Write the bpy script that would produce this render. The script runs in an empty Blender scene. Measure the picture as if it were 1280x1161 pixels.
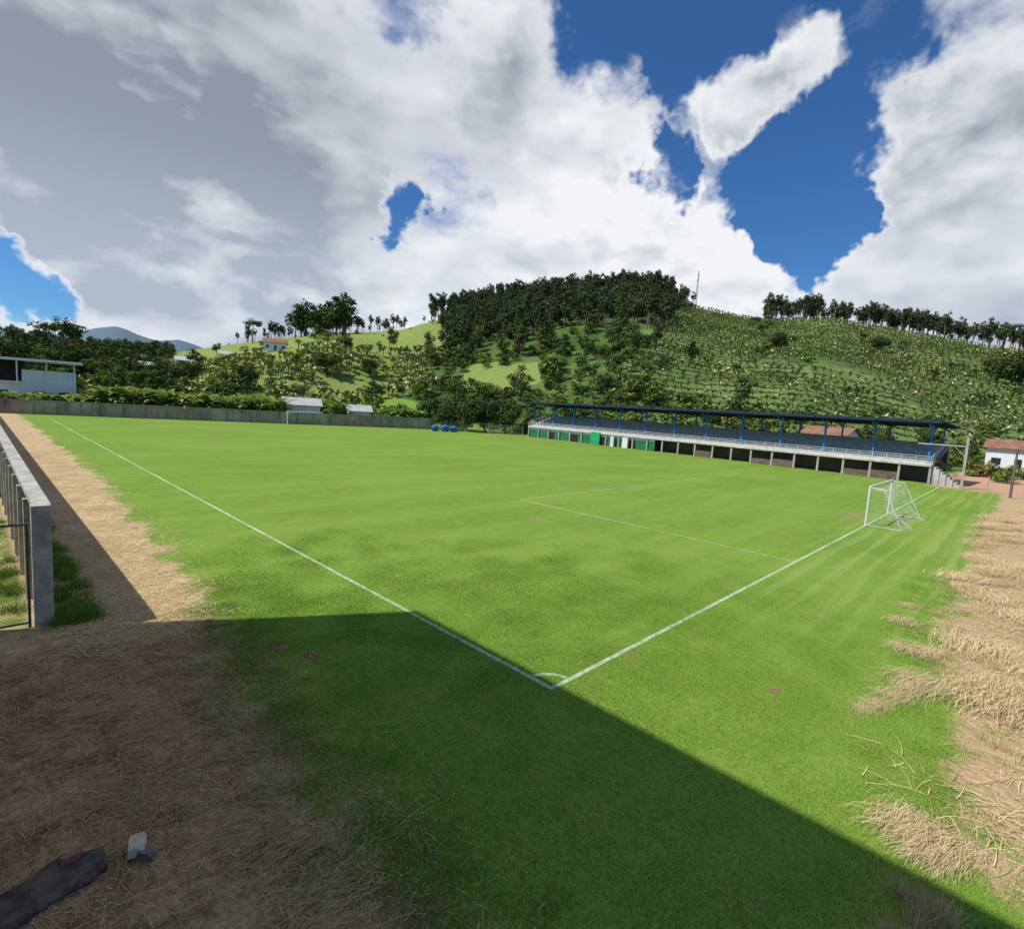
import bpy, math, random
import numpy as np
from mathutils import Vector, Matrix, noise
random.seed(7)
sc = bpy.context.scene
CX, CY, CZ = -8.65, -6.77, 6.0

# ------------------------------------------------------------------ node helpers
class NT:
    def __init__(s, nt):
        s.nt = nt
        nt.nodes.clear()
    def n(s, t, **k):
        nd = s.nt.nodes.new(t)
        for a, b in k.items():
            setattr(nd, a, b)
        return nd
    def put(s, sock, v):
        if isinstance(v, bpy.types.NodeSocket):
            s.nt.links.new(v, sock)
        elif v is not None:
            if sock.type == 'RGBA' and len(v) == 3:
                v = (*v, 1)
            sock.default_value = v
    def m(s, op, a, b=None, c=None, clamp=False):
        nd = s.n('ShaderNodeMath', operation=op, use_clamp=clamp)
        s.put(nd.inputs[0], a); s.put(nd.inputs[1], b)
        if c is not None: s.put(nd.inputs[2], c)
        return nd.outputs[0]
    def vm(s, op, a, b=None):
        nd = s.n('ShaderNodeVectorMath', operation=op)
        s.put(nd.inputs[0], a)
        if b is not None: s.put(nd.inputs[1], b)
        return nd.outputs['Value'] if op in ('DOT_PRODUCT', 'LENGTH', 'DISTANCE') else nd.outputs[0]
    def vscale(s, a, f):
        nd = s.n('ShaderNodeVectorMath', operation='SCALE')
        s.put(nd.inputs[0], a); s.put(nd.inputs['Scale'], f)
        return nd.outputs[0]
    def mix(s, f, a, b, blend='MIX'):
        nd = s.n('ShaderNodeMix', data_type='RGBA', blend_type=blend)
        s.put(nd.inputs[0], f); s.put(nd.inputs[6], a); s.put(nd.inputs[7], b)
        return nd.outputs[2]
    def mr(s, v, a, b, c=0.0, d=1.0, it='SMOOTHSTEP'):
        nd = s.n('ShaderNodeMapRange', interpolation_type=it)
        for i, q in enumerate((v, a, b, c, d)):
            s.put(nd.inputs[i], q)
        return nd.outputs[0]
    def noise(s, vec, scale, detail=4, rough=.55, dist=0.0, col=False):
        nd = s.n('ShaderNodeTexNoise')
        if vec is not None: s.put(nd.inputs['Vector'], vec)
        nd.inputs['Scale'].default_value = scale
        nd.inputs['Detail'].default_value = detail
        nd.inputs['Roughness'].default_value = rough
        nd.inputs['Distortion'].default_value = dist
        return nd.outputs[1 if col else 0]
    def pos(s):
        return s.n('ShaderNodeNewGeometry').outputs['Position']
    def sep(s, v):
        nd = s.n('ShaderNodeSeparateXYZ'); s.put(nd.inputs[0], v)
        return nd.outputs
    def comb(s, x, y, z):
        nd = s.n('ShaderNodeCombineXYZ')
        s.put(nd.inputs[0], x); s.put(nd.inputs[1], y); s.put(nd.inputs[2], z)
        return nd.outputs[0]
    def attr(s, name):
        return s.n('ShaderNodeAttribute', attribute_name=name).outputs['Fac']
    def bump(s, h, strength=.3, dist=.02):
        nd = s.n('ShaderNodeBump')
        nd.inputs['Strength'].default_value = strength
        nd.inputs['Distance'].default_value = dist
        s.put(nd.inputs['Height'], h)
        return nd.outputs[0]
    def out(s, col, rough=.8, normal=None, metal=0.0, spec=.3, transl=0.0):
        p = s.n('ShaderNodeBsdfPrincipled')
        s.put(p.inputs['Base Color'], col); s.put(p.inputs['Roughness'], rough)
        p.inputs['Metallic'].default_value = metal
        p.inputs['Specular IOR Level'].default_value = spec
        if normal is not None: s.put(p.inputs['Normal'], normal)
        sh = p.outputs[0]
        if transl > 0:
            t = s.n('ShaderNodeBsdfTranslucent'); s.put(t.inputs[0], col)
            mx = s.n('ShaderNodeMixShader'); mx.inputs[0].default_value = transl
            s.nt.links.new(sh, mx.inputs[1]); s.nt.links.new(t.outputs[0], mx.inputs[2])
            sh = mx.outputs[0]
        o = s.n('ShaderNodeOutputMaterial')
        s.nt.links.new(sh, o.inputs[0])
    def out_diffuse(s, col):
        p = s.n('ShaderNodeBsdfDiffuse'); s.put(p.inputs[0], col)
        o = s.n('ShaderNodeOutputMaterial'); s.nt.links.new(p.outputs[0], o.inputs[0])

def newmat(name):
    m = bpy.data.materials.new(name); m.use_nodes = True
    return m, NT(m.node_tree)

def weathered(name, c1, c2, scale=1.5, rough=.85, bump=.25, metal=0.0, streak=False):
    m, t = newmat(name)
    P = t.pos()
    a = t.noise(P, scale, 5, .65)
    if streak:
        P2 = t.vm('MULTIPLY', P, (1, 1, .15))
        b = t.noise(P2, scale * 3, 3, .6)
        a = t.m('ADD', t.m('MULTIPLY', a, .5), t.m('MULTIPLY', b, .5))
    f = t.mr(a, .35, .65)
    col = t.mix(f, c1, c2)
    fine = t.noise(P, 25, 2, .6)
    col = t.mix(t.mr(fine, .3, .7, 0, .25), col, (c1[0] * .5, c1[1] * .5, c1[2] * .5))
    t.out(col, rough, t.bump(fine, bump, .01), metal)
    return m

# ------------------------------------------------------------------ mesh builder
class MB:
    def __init__(s):
        s.v = []; s.f = []; s.mi = []
    def box(s, x0, x1, y0, y1, z0, z1, m=0):
        b = len(s.v)
        s.v += [(x0, y0, z0), (x1, y0, z0), (x1, y1, z0), (x0, y1, z0), (x0, y0, z1), (x1, y0, z1), (x1, y1, z1), (x0, y1, z1)]
        for q in ((0, 3, 2, 1), (4, 5, 6, 7), (0, 1, 5, 4), (1, 2, 6, 5), (2, 3, 7, 6), (3, 0, 4, 7)):
            s.f.append(tuple(b + i for i in q)); s.mi.append(m)
    def cyl(s, p0, p1, r0, r1=None, seg=8, m=0, caps=True):
        if r1 is None: r1 = r0
        p0 = Vector(p0); p1 = Vector(p1); d = (p1 - p0)
        if d.length < 1e-6: return
        d.normalize()
        a = d.orthogonal().normalized(); c = d.cross(a)
        b = len(s.v)
        for p, r in ((p0, r0), (p1, r1)):
            for i in range(seg):
                t = 2 * math.pi * i / seg
                s.v.append(tuple(p + (a * math.cos(t) + c * math.sin(t)) * r))
        for i in range(seg):
            j = (i + 1) % seg
            s.f.append((b + i, b + j, b + seg + j, b + seg + i)); s.mi.append(m)
        if caps:
            s.f.append(tuple(b + seg - 1 - i for i in range(seg))); s.mi.append(m)
            s.f.append(tuple(b + seg + i for i in range(seg))); s.mi.append(m)
    def poly(s, pts, m=0):
        b = len(s.v); s.v += [tuple(p) for p in pts]
        s.f.append(tuple(range(b, b + len(pts)))); s.mi.append(m)
    def prism(s, pts, d, m=0):
        d = Vector(d); n = len(pts); b = len(s.v)
        s.v += [tuple(p) for p in pts] + [tuple(Vector(p) + d) for p in pts]
        s.f.append(tuple(b + n - 1 - i for i in range(n))); s.mi.append(m)
        s.f.append(tuple(b + n + i for i in range(n))); s.mi.append(m)
        for i in range(n):
            j = (i + 1) % n
            s.f.append((b + i, b + j, b + n + j, b + n + i)); s.mi.append(m)
    def mesh(s, name, mats):
        me = bpy.data.meshes.new(name)
        me.from_pydata(s.v, [], s.f)
        for q in mats: me.materials.append(q)
        me.polygons.foreach_set('material_index', s.mi)
        me.update()
        return me
    def build(s, name, mats, parent=None, loc=(0, 0, 0), rz=0.0, bevel=0.0):
        o = bpy.data.objects.new(name, s.mesh(name, mats))
        sc.collection.objects.link(o)
        o.location = loc; o.rotation_euler = (0, 0, rz)
        if parent: o.parent = parent
        if bevel:
            b = o.modifiers.new('bevel', 'BEVEL'); b.width = bevel; b.segments = 2; b.limit_method = 'ANGLE'
        return o

def empty(name, loc=(0, 0, 0), rz=0.0):
    e = bpy.data.objects.new(name, None); e.location = loc; e.rotation_euler = (0, 0, rz)
    sc.collection.objects.link(e); return e

def obj(name, me, loc=(0, 0, 0), rz=0.0, s=1.0, parent=None):
    o = bpy.data.objects.new(name, me); sc.collection.objects.link(o)
    o.location = loc; o.rotation_euler = (0, 0, rz)
    o.scale = (s, s, s) if not isinstance(s, tuple) else s
    if parent: o.parent = parent
    return o

def instancer(name, meshes, pts, childname):
    """pts: (x,y,z,scale,rot)  -> one named parent with face instancers"""
    e = empty(name)
    k = len(meshes)
    for i, me in enumerate(meshes):
        sub = pts[i::k]
        if not sub: continue
        v = []; f = []
        for (x, y, z, s, r) in sub:
            b = len(v); h = s * .5
            c, sn = math.cos(r), math.sin(r)
            for (a, d) in ((-h, -h), (h, -h), (h, h), (-h, h)):
                v.append((x + a * c - d * sn, y + a * sn + d * c, z))
            f.append((b, b + 1, b + 2, b + 3))
        im = bpy.data.meshes.new(name + '_points'); im.from_pydata(v, [], f); im.update()
        io = bpy.data.objects.new('placement_%d' % i, im); sc.collection.objects.link(io)
        io.parent = e
        io.instance_type = 'FACES'; io.use_instance_faces_scale = True; io.instance_faces_scale = 1.0
        io.show_instancer_for_render = False; io.show_instancer_for_viewport = False
        ch = bpy.data.objects.new('%s_%d' % (childname, i), me); sc.collection.objects.link(ch)
        ch.parent = io
    return e

# ------------------------------------------------------------------ terrain
T_AZ = [-180, -120, -60, -20, 1.8, 6.6, 12.1, 18.4, 25.5, 33.3, 38.2, 45.7, 52.3, 58.8, 62.9, 68.9, 75.7, 82.3, 88.9, 100, 115, 140, 180]
T_S = [.02, .02, .03, .045, .050, .047, .0480, .0800, .1080, .1276, .1593, .190, .2080, .217, .1966, .1746, .1673, .1421, .1164, .09, .06, .03, .02]
def ridge(az):
    s = np.interp(az, T_AZ, T_S)
    R = np.interp(az, [-180, -20, 12, 20, 35, 42, 60, 75, 95, 180], [420, 420, 420, 330, 330, 370, 370, 400, 430, 420])
    B = np.interp(az, [-180, -20, 0, 25, 34, 45, 58, 75, 84, 92, 180], [200, 170, 150, 150, 145, 135, 118, 112, 135, 150, 200])
    return s, R, B
def polar(x, y):
    dx, dy = x - CX, y - CY
    return math.hypot(dx, dy), math.degrees(math.atan2(dx, dy))
def hgt(x, y):
    r, az = polar(x, y)
    s, R, B = ridge(az)
    zr = 6 + s * R
    if r <= B: return 0.0
    if r <= R:
        q = (r - B) / (R - B)
        n = noise.noise(Vector((x * .012, y * .012, 3.1))) * 7 + noise.noise(Vector((x * .035, y * .035, 1.1))) * 2.5
        return zr * (q ** .92) + n * min(1, q * 4) * min(1, (1 - q) * 3 + .12)
    t = min(1, (r - R) / 500); t = t * t * (3 - 2 * t)
    z = zr * (1 - .75 * t)
    if r > 1100:
        mt = np.interp(az, [-40, -20, -5, 3, 6.3, 7.6, 8.4, 9.2, 9.9, 10.8, 12, 13.5, 15, 18, 30, 60], [.03, .045, .05, .055, .068, .079, .083, .0875, .0835, .077, .074, .078, .071, .05, .03, .0])
        u = max(0.0, 1 - abs(r - 2600) / 1300)
        u = u * u * (3 - 2 * u)
        z = max(z, (mt * 2600 + noise.noise(Vector((x * .002, y * .002, 0))) * 12 + noise.noise(Vector((x * .008, y * .008, 0))) * 8) * u)
    return z

def meadow(x, y):
    r, az = polar(x, y); s, R, B = ridge(az)
    q = (r - B) / (R - B)
    if q < 0 or r > R + 60: return 0.0
    n = noise.noise(Vector((x * .02, y * .02, 7.7)))
    v = 0
    if 14 < az < 24.8 and .50 < q: v = 1
    if 28.5 < az < 37.6 and .46 < q: v = 1
    if 40 < az < 48.5 and .14 < q < .30: v = 1
    if 23 < az < 31 and .35 < q < .62: v = max(v, .7)
    if 13 < az < 37 and .15 < q: v = max(v, .55)
    if 62 < az and q > .88: v = max(v, .6)
    return max(0, min(1, v + n * .8 * (1 if v > 0 else .3)))
def plantation(x, y):
    r, az = polar(x, y); s, R, B = ridge(az)
    q = (r - B) / (R - B)
    lim = 62 - (1 - q) * 6
    return float(np.interp(az, [lim - 1, lim + 1, 100, 104], [0, 1, 1, 0])) if 0.03 < q < 1.1 else 0.0

rings = [0, 4, 8, 14, 20, 30, 40, 55, 70, 85, 100, 110] + [110 + 6 * i for i in range(1, 60)] + [480, 520, 580, 660, 760, 900, 1100, 1400, 1700, 2000, 2300, 2600, 2900, 3300, 3900, 6000, 12000]
NA = 480
vs = [(CX, CY, 0)]
for r in rings[1:]:
    for i in range(NA):
        a = 2 * math.pi * i / NA
        x = CX + r * math.sin(a); y = CY + r * math.cos(a)
        vs.append((x, y, hgt(x, y)))
fs = []
for i in range(NA):
    fs.append((0, 1 + (i + 1) % NA, 1 + i))
for k in range(len(rings) - 2):
    b = 1 + k * NA
    for i in range(NA):
        j = (i + 1) % NA
        fs.append((b + i, b + j, b + NA + j, b + NA + i))
gm = bpy.data.meshes.new('ground'); gm.from_pydata(vs, [], fs)
at = gm.attributes.new('meadow', 'FLOAT', 'POINT')
at.data.foreach_set('value', [meadow(v[0], v[1]) for v in vs])
at = gm.attributes.new('plantation', 'FLOAT', 'POINT')
at.data.foreach_set('value', [plantation(v[0], v[1]) for v in vs])
gm.update()
gm.polygons.foreach_set('use_smooth', [True] * len(fs))
ground = bpy.data.objects.new('ground', gm); sc.collection.objects.link(ground)

def grass_col(t, P, lite=False):
    X, Y, Z = t.sep(P)
    Pf = t.comb(X, Y, 0.0)
    n1 = t.noise(Pf, .10, 3, .6)
    n2 = t.noise(Pf, 1.1, 4, .65)
    stre = t.noise(t.comb(t.m('MULTIPLY', X, .10), t.m('MULTIPLY', Y, 1.7), 0.0), 1.0, 2, .6)
    c = t.mix(t.mr(n1, .35, .65), (.136, .250, .030), (.176, .286, .038))
    c = t.mix(t.mr(n2, .42, .70, 0, .65), c, (.215, .305, .054))
    if not lite:
        n3 = t.noise(Pf, 7, 4, .75)
        c = t.mix(t.mr(n3, .42, .70, 0, .5), c, (.090, .172, .020))
        s2 = t.noise(t.comb(t.m('MULTIPLY', X, .035), t.m('MULTIPLY', Y, .40), 4.0), 1.0, 4, .65)
        c = t.mix(t.mr(s2, .44, .60, 0, .35), c, (.225, .318, .055))
        w = t.noise(Pf, .55, 3, .5, .4)
        c = t.mix(t.mr(w, .63, .74, 0, .5), c, (.26, .235, .085))
    # worn turf in front of the goal
    gd = t.vm('LENGTH', t.vm('MULTIPLY', t.vm('SUBTRACT', Pf, (34.2, 1.2, 0)), (.35, .8, 0)))
    c = t.mix(t.m('MULTIPLY', t.mr(gd, 1.3, .2), t.mr(n2, .35, .6, .1, .8)), c, (.27, .22, .11))
    # mower tracks parallel to the goal line, strongest behind the goal
    wave = t.m('SINE', t.m('MULTIPLY', t.m('ADD', Y, t.m('MULTIPLY', stre, 1.6)), 6.2))
    south = t.m('MULTIPLY', t.mr(Y, 2.5, -2.0, .10, 1.0), t.mr(X, 3, 16))
    k = t.m('MULTIPLY', t.mr(wave, -.6, .9), t.m('MULTIPLY', south, t.mr(stre, .35, .6, .12, .50)))
    c = t.mix(k, c, (.300, .370, .110))
    return c

gmat, t = newmat('ground_cover')
P = t.pos(); X, Y, Z = t.sep(P); Pf = t.comb(X, Y, 0.0)
gc = grass_col(t, P)
wob = t.m('MULTIPLY', t.m('SUBTRACT', t.noise(Pf, .45, 6, .72), .5), 4.4)
edge = t.mr(Y, -4, 32, -5.15, -3.1, 'LINEAR')
gx = t.mr(t.m('SUBTRACT', t.m('ADD', X, wob), edge), -.12, .30)
edgeY = t.m('ADD', t.mr(X, 0, 3, -7.6, -6.5), t.mr(X, 5, 12, 0, 1.0))
gy = t.mr(t.m('SUBTRACT', t.m('ADD', Y, wob), edgeY), -.15, .45)
gmask = t.m('MULTIPLY', gx, gy)
s1 = t.noise(Pf, 1.3, 5, .7)
s2 = t.noise(t.comb(t.m('MULTIPLY', X, 6.0), t.m('MULTIPLY', Y, 2.0), 0.0), 2.0, 5, .75, 1.0)
s3 = t.noise(Pf, 14, 4, .7)
soil = t.mix(t.mr(s1, .35, .65), (.150, .085, .048), (.36, .235, .135))
soil = t.mix(t.mr(s3, .4, .7, 0, .7), soil, (.085, .048, .028))
straw = t.mix(t.mr(s2, .35, .65), (.36, .26, .14), (.60, .46, .26))
stripm = t.mr(Y, 6.5, 9.5)
southm = t.mr(Y, -4.0, -5.5)
sf = t.m('MULTIPLY', t.mr(t.m('ADD', s1, t.m('MULTIPLY', s2, .6)), .62, .92), .45)
sf = t.m('MAXIMUM', sf, t.m('MULTIPLY', t.m('MAXIMUM', stripm, southm), t.mr(s1, .25, .6, .60, 1.0)))
dirt = t.mix(sf, soil, straw)
dirt = t.mix(t.m('MULTIPLY', southm, t.mr(s1, .46, .56, 0, .8)), dirt, (.48, .30, .195))
dirt = t.mix(t.m('MULTIPLY', stripm, t.mr(s1, .50, .62, 0, .6)), dirt, (.58, .42, .29))
dirt = t.mix(t.mr(t.noise(t.vm('ADD', Pf, (40, 3, 0)), .9, 5, .75), .60, .70, 0, .5), dirt, (.13, .20, .035))
col = t.mix(gmask, dirt, gc)
red = t.m('MULTIPLY', t.m('MULTIPLY', t.mr(X, 66, 72), t.mr(X, 112, 104)), t.m('MULTIPLY', t.mr(t.m('ADD', Y, wob), 1.5, .5), t.mr(Y, -26, -22)))
col = t.mix(red, col, (.50, .30, .19))
# wild land outside
w1 = t.noise(Pf, .05, 5, .65); w2 = t.noise(Pf, .5, 4, .7)
wild = t.mix(t.mr(w1, .35, .65), (.050, .100, .022), (.115, .180, .042))
wild = t.mix(t.mr(w2, .45, .7, 0, .5), wild, (.028, .055, .014))
plc = t.mix(t.mr(w1, .4, .62), (.100, .165, .042), (.185, .245, .075))
plc = t.mix(t.mr(w2, .42, .62, 0, .6), plc, (.055, .098, .026))
wild = t.mix(t.attr('plantation'), wild, plc)
mead = t.mix(t.mr(w2, .35, .65), (.175, .245, .050), (.235, .280, .075))
mead = t.mix(t.mr(w1, .5, .7, 0, .6), mead, (.27, .25, .11))
wild = t.mix(t.mr(t.attr('meadow'), .3, .6), wild, mead)
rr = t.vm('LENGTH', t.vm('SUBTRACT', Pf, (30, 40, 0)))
wild = t.mix(t.mr(rr, 900, 2200), wild, (.105, .165, .205))  # blue-grey distance haze painted into the far terrain colour
outm = t.m('MAXIMUM', t.mr(rr, 112, 118), t.m('MULTIPLY', t.mr(X, -7.7, -8.0), t.mr(Y, 9.6, 10.3)))
outm = t.m('MAXIMUM', outm, t.mr(X, 104, 108))
outm = t.m('MAXIMUM', outm, t.m('MULTIPLY', t.mr(X, 84, 86), t.mr(Y, 1, 3)))
outl = t.m('MULTIPLY', t.mr(X, -7.7, -8.0), t.mr(Y, 9.6, 10.3))
lg = t.mix(t.mr(s1, .4, .6), (.12, .21, .03), (.42, .33, .17))
nearl = t.m('MULTIPLY', outl, t.mr(Y, 60, 30))
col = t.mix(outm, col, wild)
col = t.mix(nearl, col, lg)
hb = t.m('ADD', t.m('MULTIPLY', t.noise(Pf, 22, 3, .75), .8), t.m('MULTIPLY', t.noise(Pf, 1.3, 3), 1.6))
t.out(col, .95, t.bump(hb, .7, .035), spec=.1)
gm.materials.append(gmat)

# ------------------------------------------------------------------ generic materials
concrete = weathered('concrete', (.36, .34, .31), (.48, .46, .42), 1.2)
conc_dark = weathered('stained_concrete', (.12, .11, .095), (.24, .22, .19), .8, streak=True)
conc_old = weathered('old_concrete_tiers', (.40, .375, .34), (.64, .61, .56), .9, streak=True)
slab_mat = weathered('weathered_dark_cement', (.035, .030, .026), (.12, .105, .085), 5, bump=.9)
white_paint = weathered('white_paint', (.66, .67, .66), (.80, .80, .78), 1.5, rough=.6)
blue_paint = weathered('blue_painted_steel', (.03, .17, .48), (.05, .24, .60), 2, rough=.5)
navy_sheet = weathered('dark_blue_roof_sheet', (.012, .030, .055), (.025, .05, .085), 1, rough=.55)
green_paint = weathered('green_paint', (.02, .15, .06), (.03, .21, .09), 1.2, rough=.6)
green_bright = weathered('bright_green_paint', (.02, .33, .12), (.03, .42, .17), 1.2, rough=.6)
dark_void = weathered('dark_interior', (.02, .018, .016), (.04, .035, .03), 1)
brick_mat = weathered('brown_brickwork', (.12, .085, .065), (.20, .145, .11), 1.4)
steel_dark = weathered('dark_galvanised_steel', (.07, .075, .08), (.13, .135, .14), 4, rough=.5, metal=.3)
tile_red = weathered('clay_roof_tiles', (.22, .10, .065), (.34, .17, .11), 1.2)
roof_grey = weathered('fibre_cement_roof', (.40, .40, .39), (.56, .56, .54), 1.2)
glass, t = newmat('window_glass'); t.out((.03, .04, .05), .12, spec=.6)
tank_blue = weathered('blue_polyethylene', (.02, .12, .40), (.03, .17, .50), 2, rough=.4, bump=.05)
bark = weathered('bark', (.13, .105, .08), (.24, .20, .155), 3)
cream = weathered('cream_render', (.55, .50, .40), (.66, .61, .50), 1)

def foliage(name, dark, light, transl=0.0, var=.8):
    m, t = newmat(name)
    tint = t.attr('tint')
    rnd = t.n('ShaderNodeObjectInfo').outputs['Random']
    c = t.mix(tint, dark, light)
    c2 = t.mix(tint, (dark[0] * 1.6, dark[1] * 1.15, dark[2]), (light[0] * 1.7, light[1] * 1.15, light[2]))
    c = t.mix(t.m('MULTIPLY', rnd, var), c, c2)
    rnd2 = t.m('FRACT', t.m('MULTIPLY', rnd, 7.31))
    c = t.mix(t.m('MULTIPLY', rnd2, .5), c, (dark[0] * .7, dark[1] * .7, dark[2] * .9))
    if transl: t.out(c, .6, spec=.2, transl=transl)
    else: t.out_diffuse(c)
    return m
fol_forest = foliage('forest_foliage', (.030, .058, .020), (.115, .175, .054))
fol_light = foliage('light_foliage', (.065, .120, .024), (.190, .265, .068))
fol_euc = foliage('eucalyptus_foliage', (.034, .060, .030), (.115, .160, .076))
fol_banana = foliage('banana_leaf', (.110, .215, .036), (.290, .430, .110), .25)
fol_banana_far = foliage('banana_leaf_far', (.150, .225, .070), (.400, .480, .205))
fol_palm = foliage('palm_leaf', (.030, .075, .014), (.110, .190, .035))
fol_red = foliage('red_shrub_leaf', (.16, .035, .03), (.42, .10, .07))

# ------------------------------------------------------------------ plants
def quads_mesh(name, V, tint, base=None, mats=None):
    nb = len(base.v) if base else 0
    verts = (base.v if base else []) + [tuple(p) for p in V.reshape(-1, 3)]
    N = len(V)
    faces = (base.f if base else []) + [(nb + 4 * i, nb + 4 * i + 1, nb + 4 * i + 2, nb + 4 * i + 3) for i in range(N)]
    me = bpy.data.meshes.new(name); me.from_pydata(verts, [], faces)
    for q in mats: me.materials.append(q)
    nf = len(base.f) if base else 0
    me.polygons.foreach_set('material_index', [0] * nf + [1 if base else 0] * N)
    a = me.attributes.new('tint', 'FLOAT', 'FACE')
    a.data.foreach_set('value', [0.5] * nf + list(map(float, tint)))
    me.update(); return me

def tree_mesh(name, seed, H, R, nc, nl, ls, mat, base=.35, top=1.0, trunk=.25, flat=.75, spread=1.0):
    rg = np.random.default_rng(seed)
    b = MB()
    z0 = H * base; zc = (z0 + H * top) / 2; rz = (H * top - z0) / 2
    cs = []
    tries = 0
    while len(cs) < nc and tries < 4000:
        tries += 1
        p = rg.uniform(-1, 1, 3)
        d = np.linalg.norm(p)
        if d > 1 or d < .25: continue
        cs.append(np.array([p[0] * R * .8, p[1] * R * .8, zc + p[2] * rz * .8]))
    lean = rg.uniform(-.06, .06, 2) * H
    pts = [Vector((0, 0, -.4)), Vector((lean[0] * .3, lean[1] * .3, z0 * .6)), Vector((lean[0], lean[1], z0 * 1.15)), Vector((lean[0] * .6, lean[1] * .6, zc + rz * .4))]
    rr = [trunk * 1.25, trunk, trunk * .75, trunk * .25]
    for i in range(3): b.cyl(pts[i], pts[i + 1], rr[i], rr[i + 1], 7, 0, False)
    for c in cs[:max(5, nc // 2)]:
        k = rg.uniform(.35, .95)
        s0 = pts[1].lerp(pts[2], k) if rg.random() < .5 else pts[2].lerp(pts[3], k * .6)
        mid = s0.lerp(Vector(c), .5) + Vector((0, 0, -.06 * H * rg.random()))
        b.cyl(s0, mid, trunk * .38, trunk * .24, 5, 0, False)
        b.cyl(mid, Vector(c), trunk * .24, trunk * .08, 5, 0, False)
    Vs = []; ts = []
    for c in cs:
        rc = R * rg.uniform(.30, .50) * spread
        n = int(nl * rg.uniform(.7, 1.3))
        u = rg.normal(size=(n, 3)); u /= np.linalg.norm(u, axis=1)[:, None]
        rad = rc * (.45 + .6 * rg.random(n) ** .6)
        p = c + u * rad[:, None] * np.array([1, 1, flat])
        nn = u * .8 + rg.normal(size=(n, 3)) * .35 + np.array([0, 0, .45])
        nn /= np.linalg.norm(nn, axis=1)[:, None]
        a = np.cross(nn, rg.normal(size=(n, 3))); a /= np.linalg.norm(a, axis=1)[:, None]
        bb = np.cross(nn, a)
        s = ls * rg.uniform(.55, 1.3, n)[:, None]
        q = np.stack([p - a * s, p - bb * s * .55 + a * s * .1, p + a * s, p + bb * s * .55], 1)
        Vs.append(q)
        ct = rg.uniform(0, .7)
        ts.append(np.clip(ct + rg.uniform(-.1, .35, n) + u[:, 2] * .12, 0, 1))
    return quads_mesh(name, np.concatenate(Vs), np.concatenate(ts), b, [bark, mat])

def leafstrip(base, az, tilt, L, W, seg, droop, rg):
    qs = []
    d = np.array([math.sin(az), math.cos(az), 0]); side = np.array([d[1], -d[0], 0])
    p = np.array(base, float); th = tilt
    prev = None
    for i in range(seg + 1):
        f = i / seg
        w = W * math.sin(math.pi * min(.97, .12 + .85 * f)) ** .7 * .5
        cur = (p.copy(), p + side * w + np.array([0, 0, w * .35]), p - side * w + np.array([0, 0, w * .35]))
        if prev is not None:
            qs.append([prev[0], cur[0], cur[1], prev[1]])
            qs.append([prev[0], prev[2], cur[2], cur[0]])
        prev = cur
        p = p + (d * math.cos(th) + np.array([0, 0, math.sin(th)])) * L / seg
        th -= droop / seg
    return qs

def banana_mesh(name, seed, seg=5, nleaf=9, stems=1, mat=None, W=.62):
    rg = np.random.default_rng(seed)
    b = MB(); Q = []; ts = []
    for k in range(stems):
        ox, oy = (0, 0) if k == 0 else rg.uniform(-1.1, 1.1, 2)
        sc_ = 1 if k == 0 else rg.uniform(.5, .85)
        h = 1.9 * sc_
        b.cyl((ox, oy, -.2), (ox, oy, h), .13 * sc_, .08 * sc_, 6, 0, False)
        for i in range(nleaf):
            q = leafstrip((ox, oy, h - .1), i * 2.4 + rg.uniform(-.3, .3), rg.uniform(.75, 1.4), rg.uniform(1.8, 2.6) * sc_, W * sc_, seg, rg.uniform(1.0, 2.2), rg)
            Q += q; tv = rg.uniform(.1, 1)
            ts += [min(1, tv + rg.uniform(-.1, .1)) for _ in q]
    return quads_mesh(name, np.array(Q), np.clip(ts, 0, 1), b, [bark, mat or fol_banana])

def palm_mesh(name, seed, H=8):
    rg = np.random.default_rng(seed); b = MB(); Q = []; ts = []
    lean = rg.uniform(-.6, .6, 2)
    prev = Vector((0, 0, -.3))
    for i in range(6):
        f = (i + 1) / 6
        c = Vector((lean[0] * f * f, lean[1] * f * f, H * f))
        b.cyl(prev, c, .17 - .05 * i / 6, .165 - .05 * f, 8, 0, False); prev = c
    for i in range(20):
        az = i * 2.4 + rg.uniform(-.2, .2); th = rg.uniform(-.1, 1.2); L = rg.uniform(2.6, 3.4)
        d = np.array([math.sin(az), math.cos(az), 0]); side = np.array([d[1], -d[0], 0])
        p = np.array(prev); seg = 12; tv = rg.uniform(0, .9)
        for k in range(seg):
            f = k / seg
            stp = (d * math.cos(th) + np.array([0, 0, math.sin(th)])) * L / seg
            ll = .75 * math.sin(math.pi * (.15 + .8 * f))
            for sgn in (-1, 1):
                tip = p + side * sgn * ll * .8 + stp * 1.2 + np.array([0, 0, -.35 * ll])
                Q.append([p, p + stp * .8, tip + stp * .3, tip]); ts.append(tv)
            p = p + stp; th -= .17
    return quads_mesh(name, np.array(Q), np.clip(ts, 0, 1), b, [bark, fol_palm])

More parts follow.
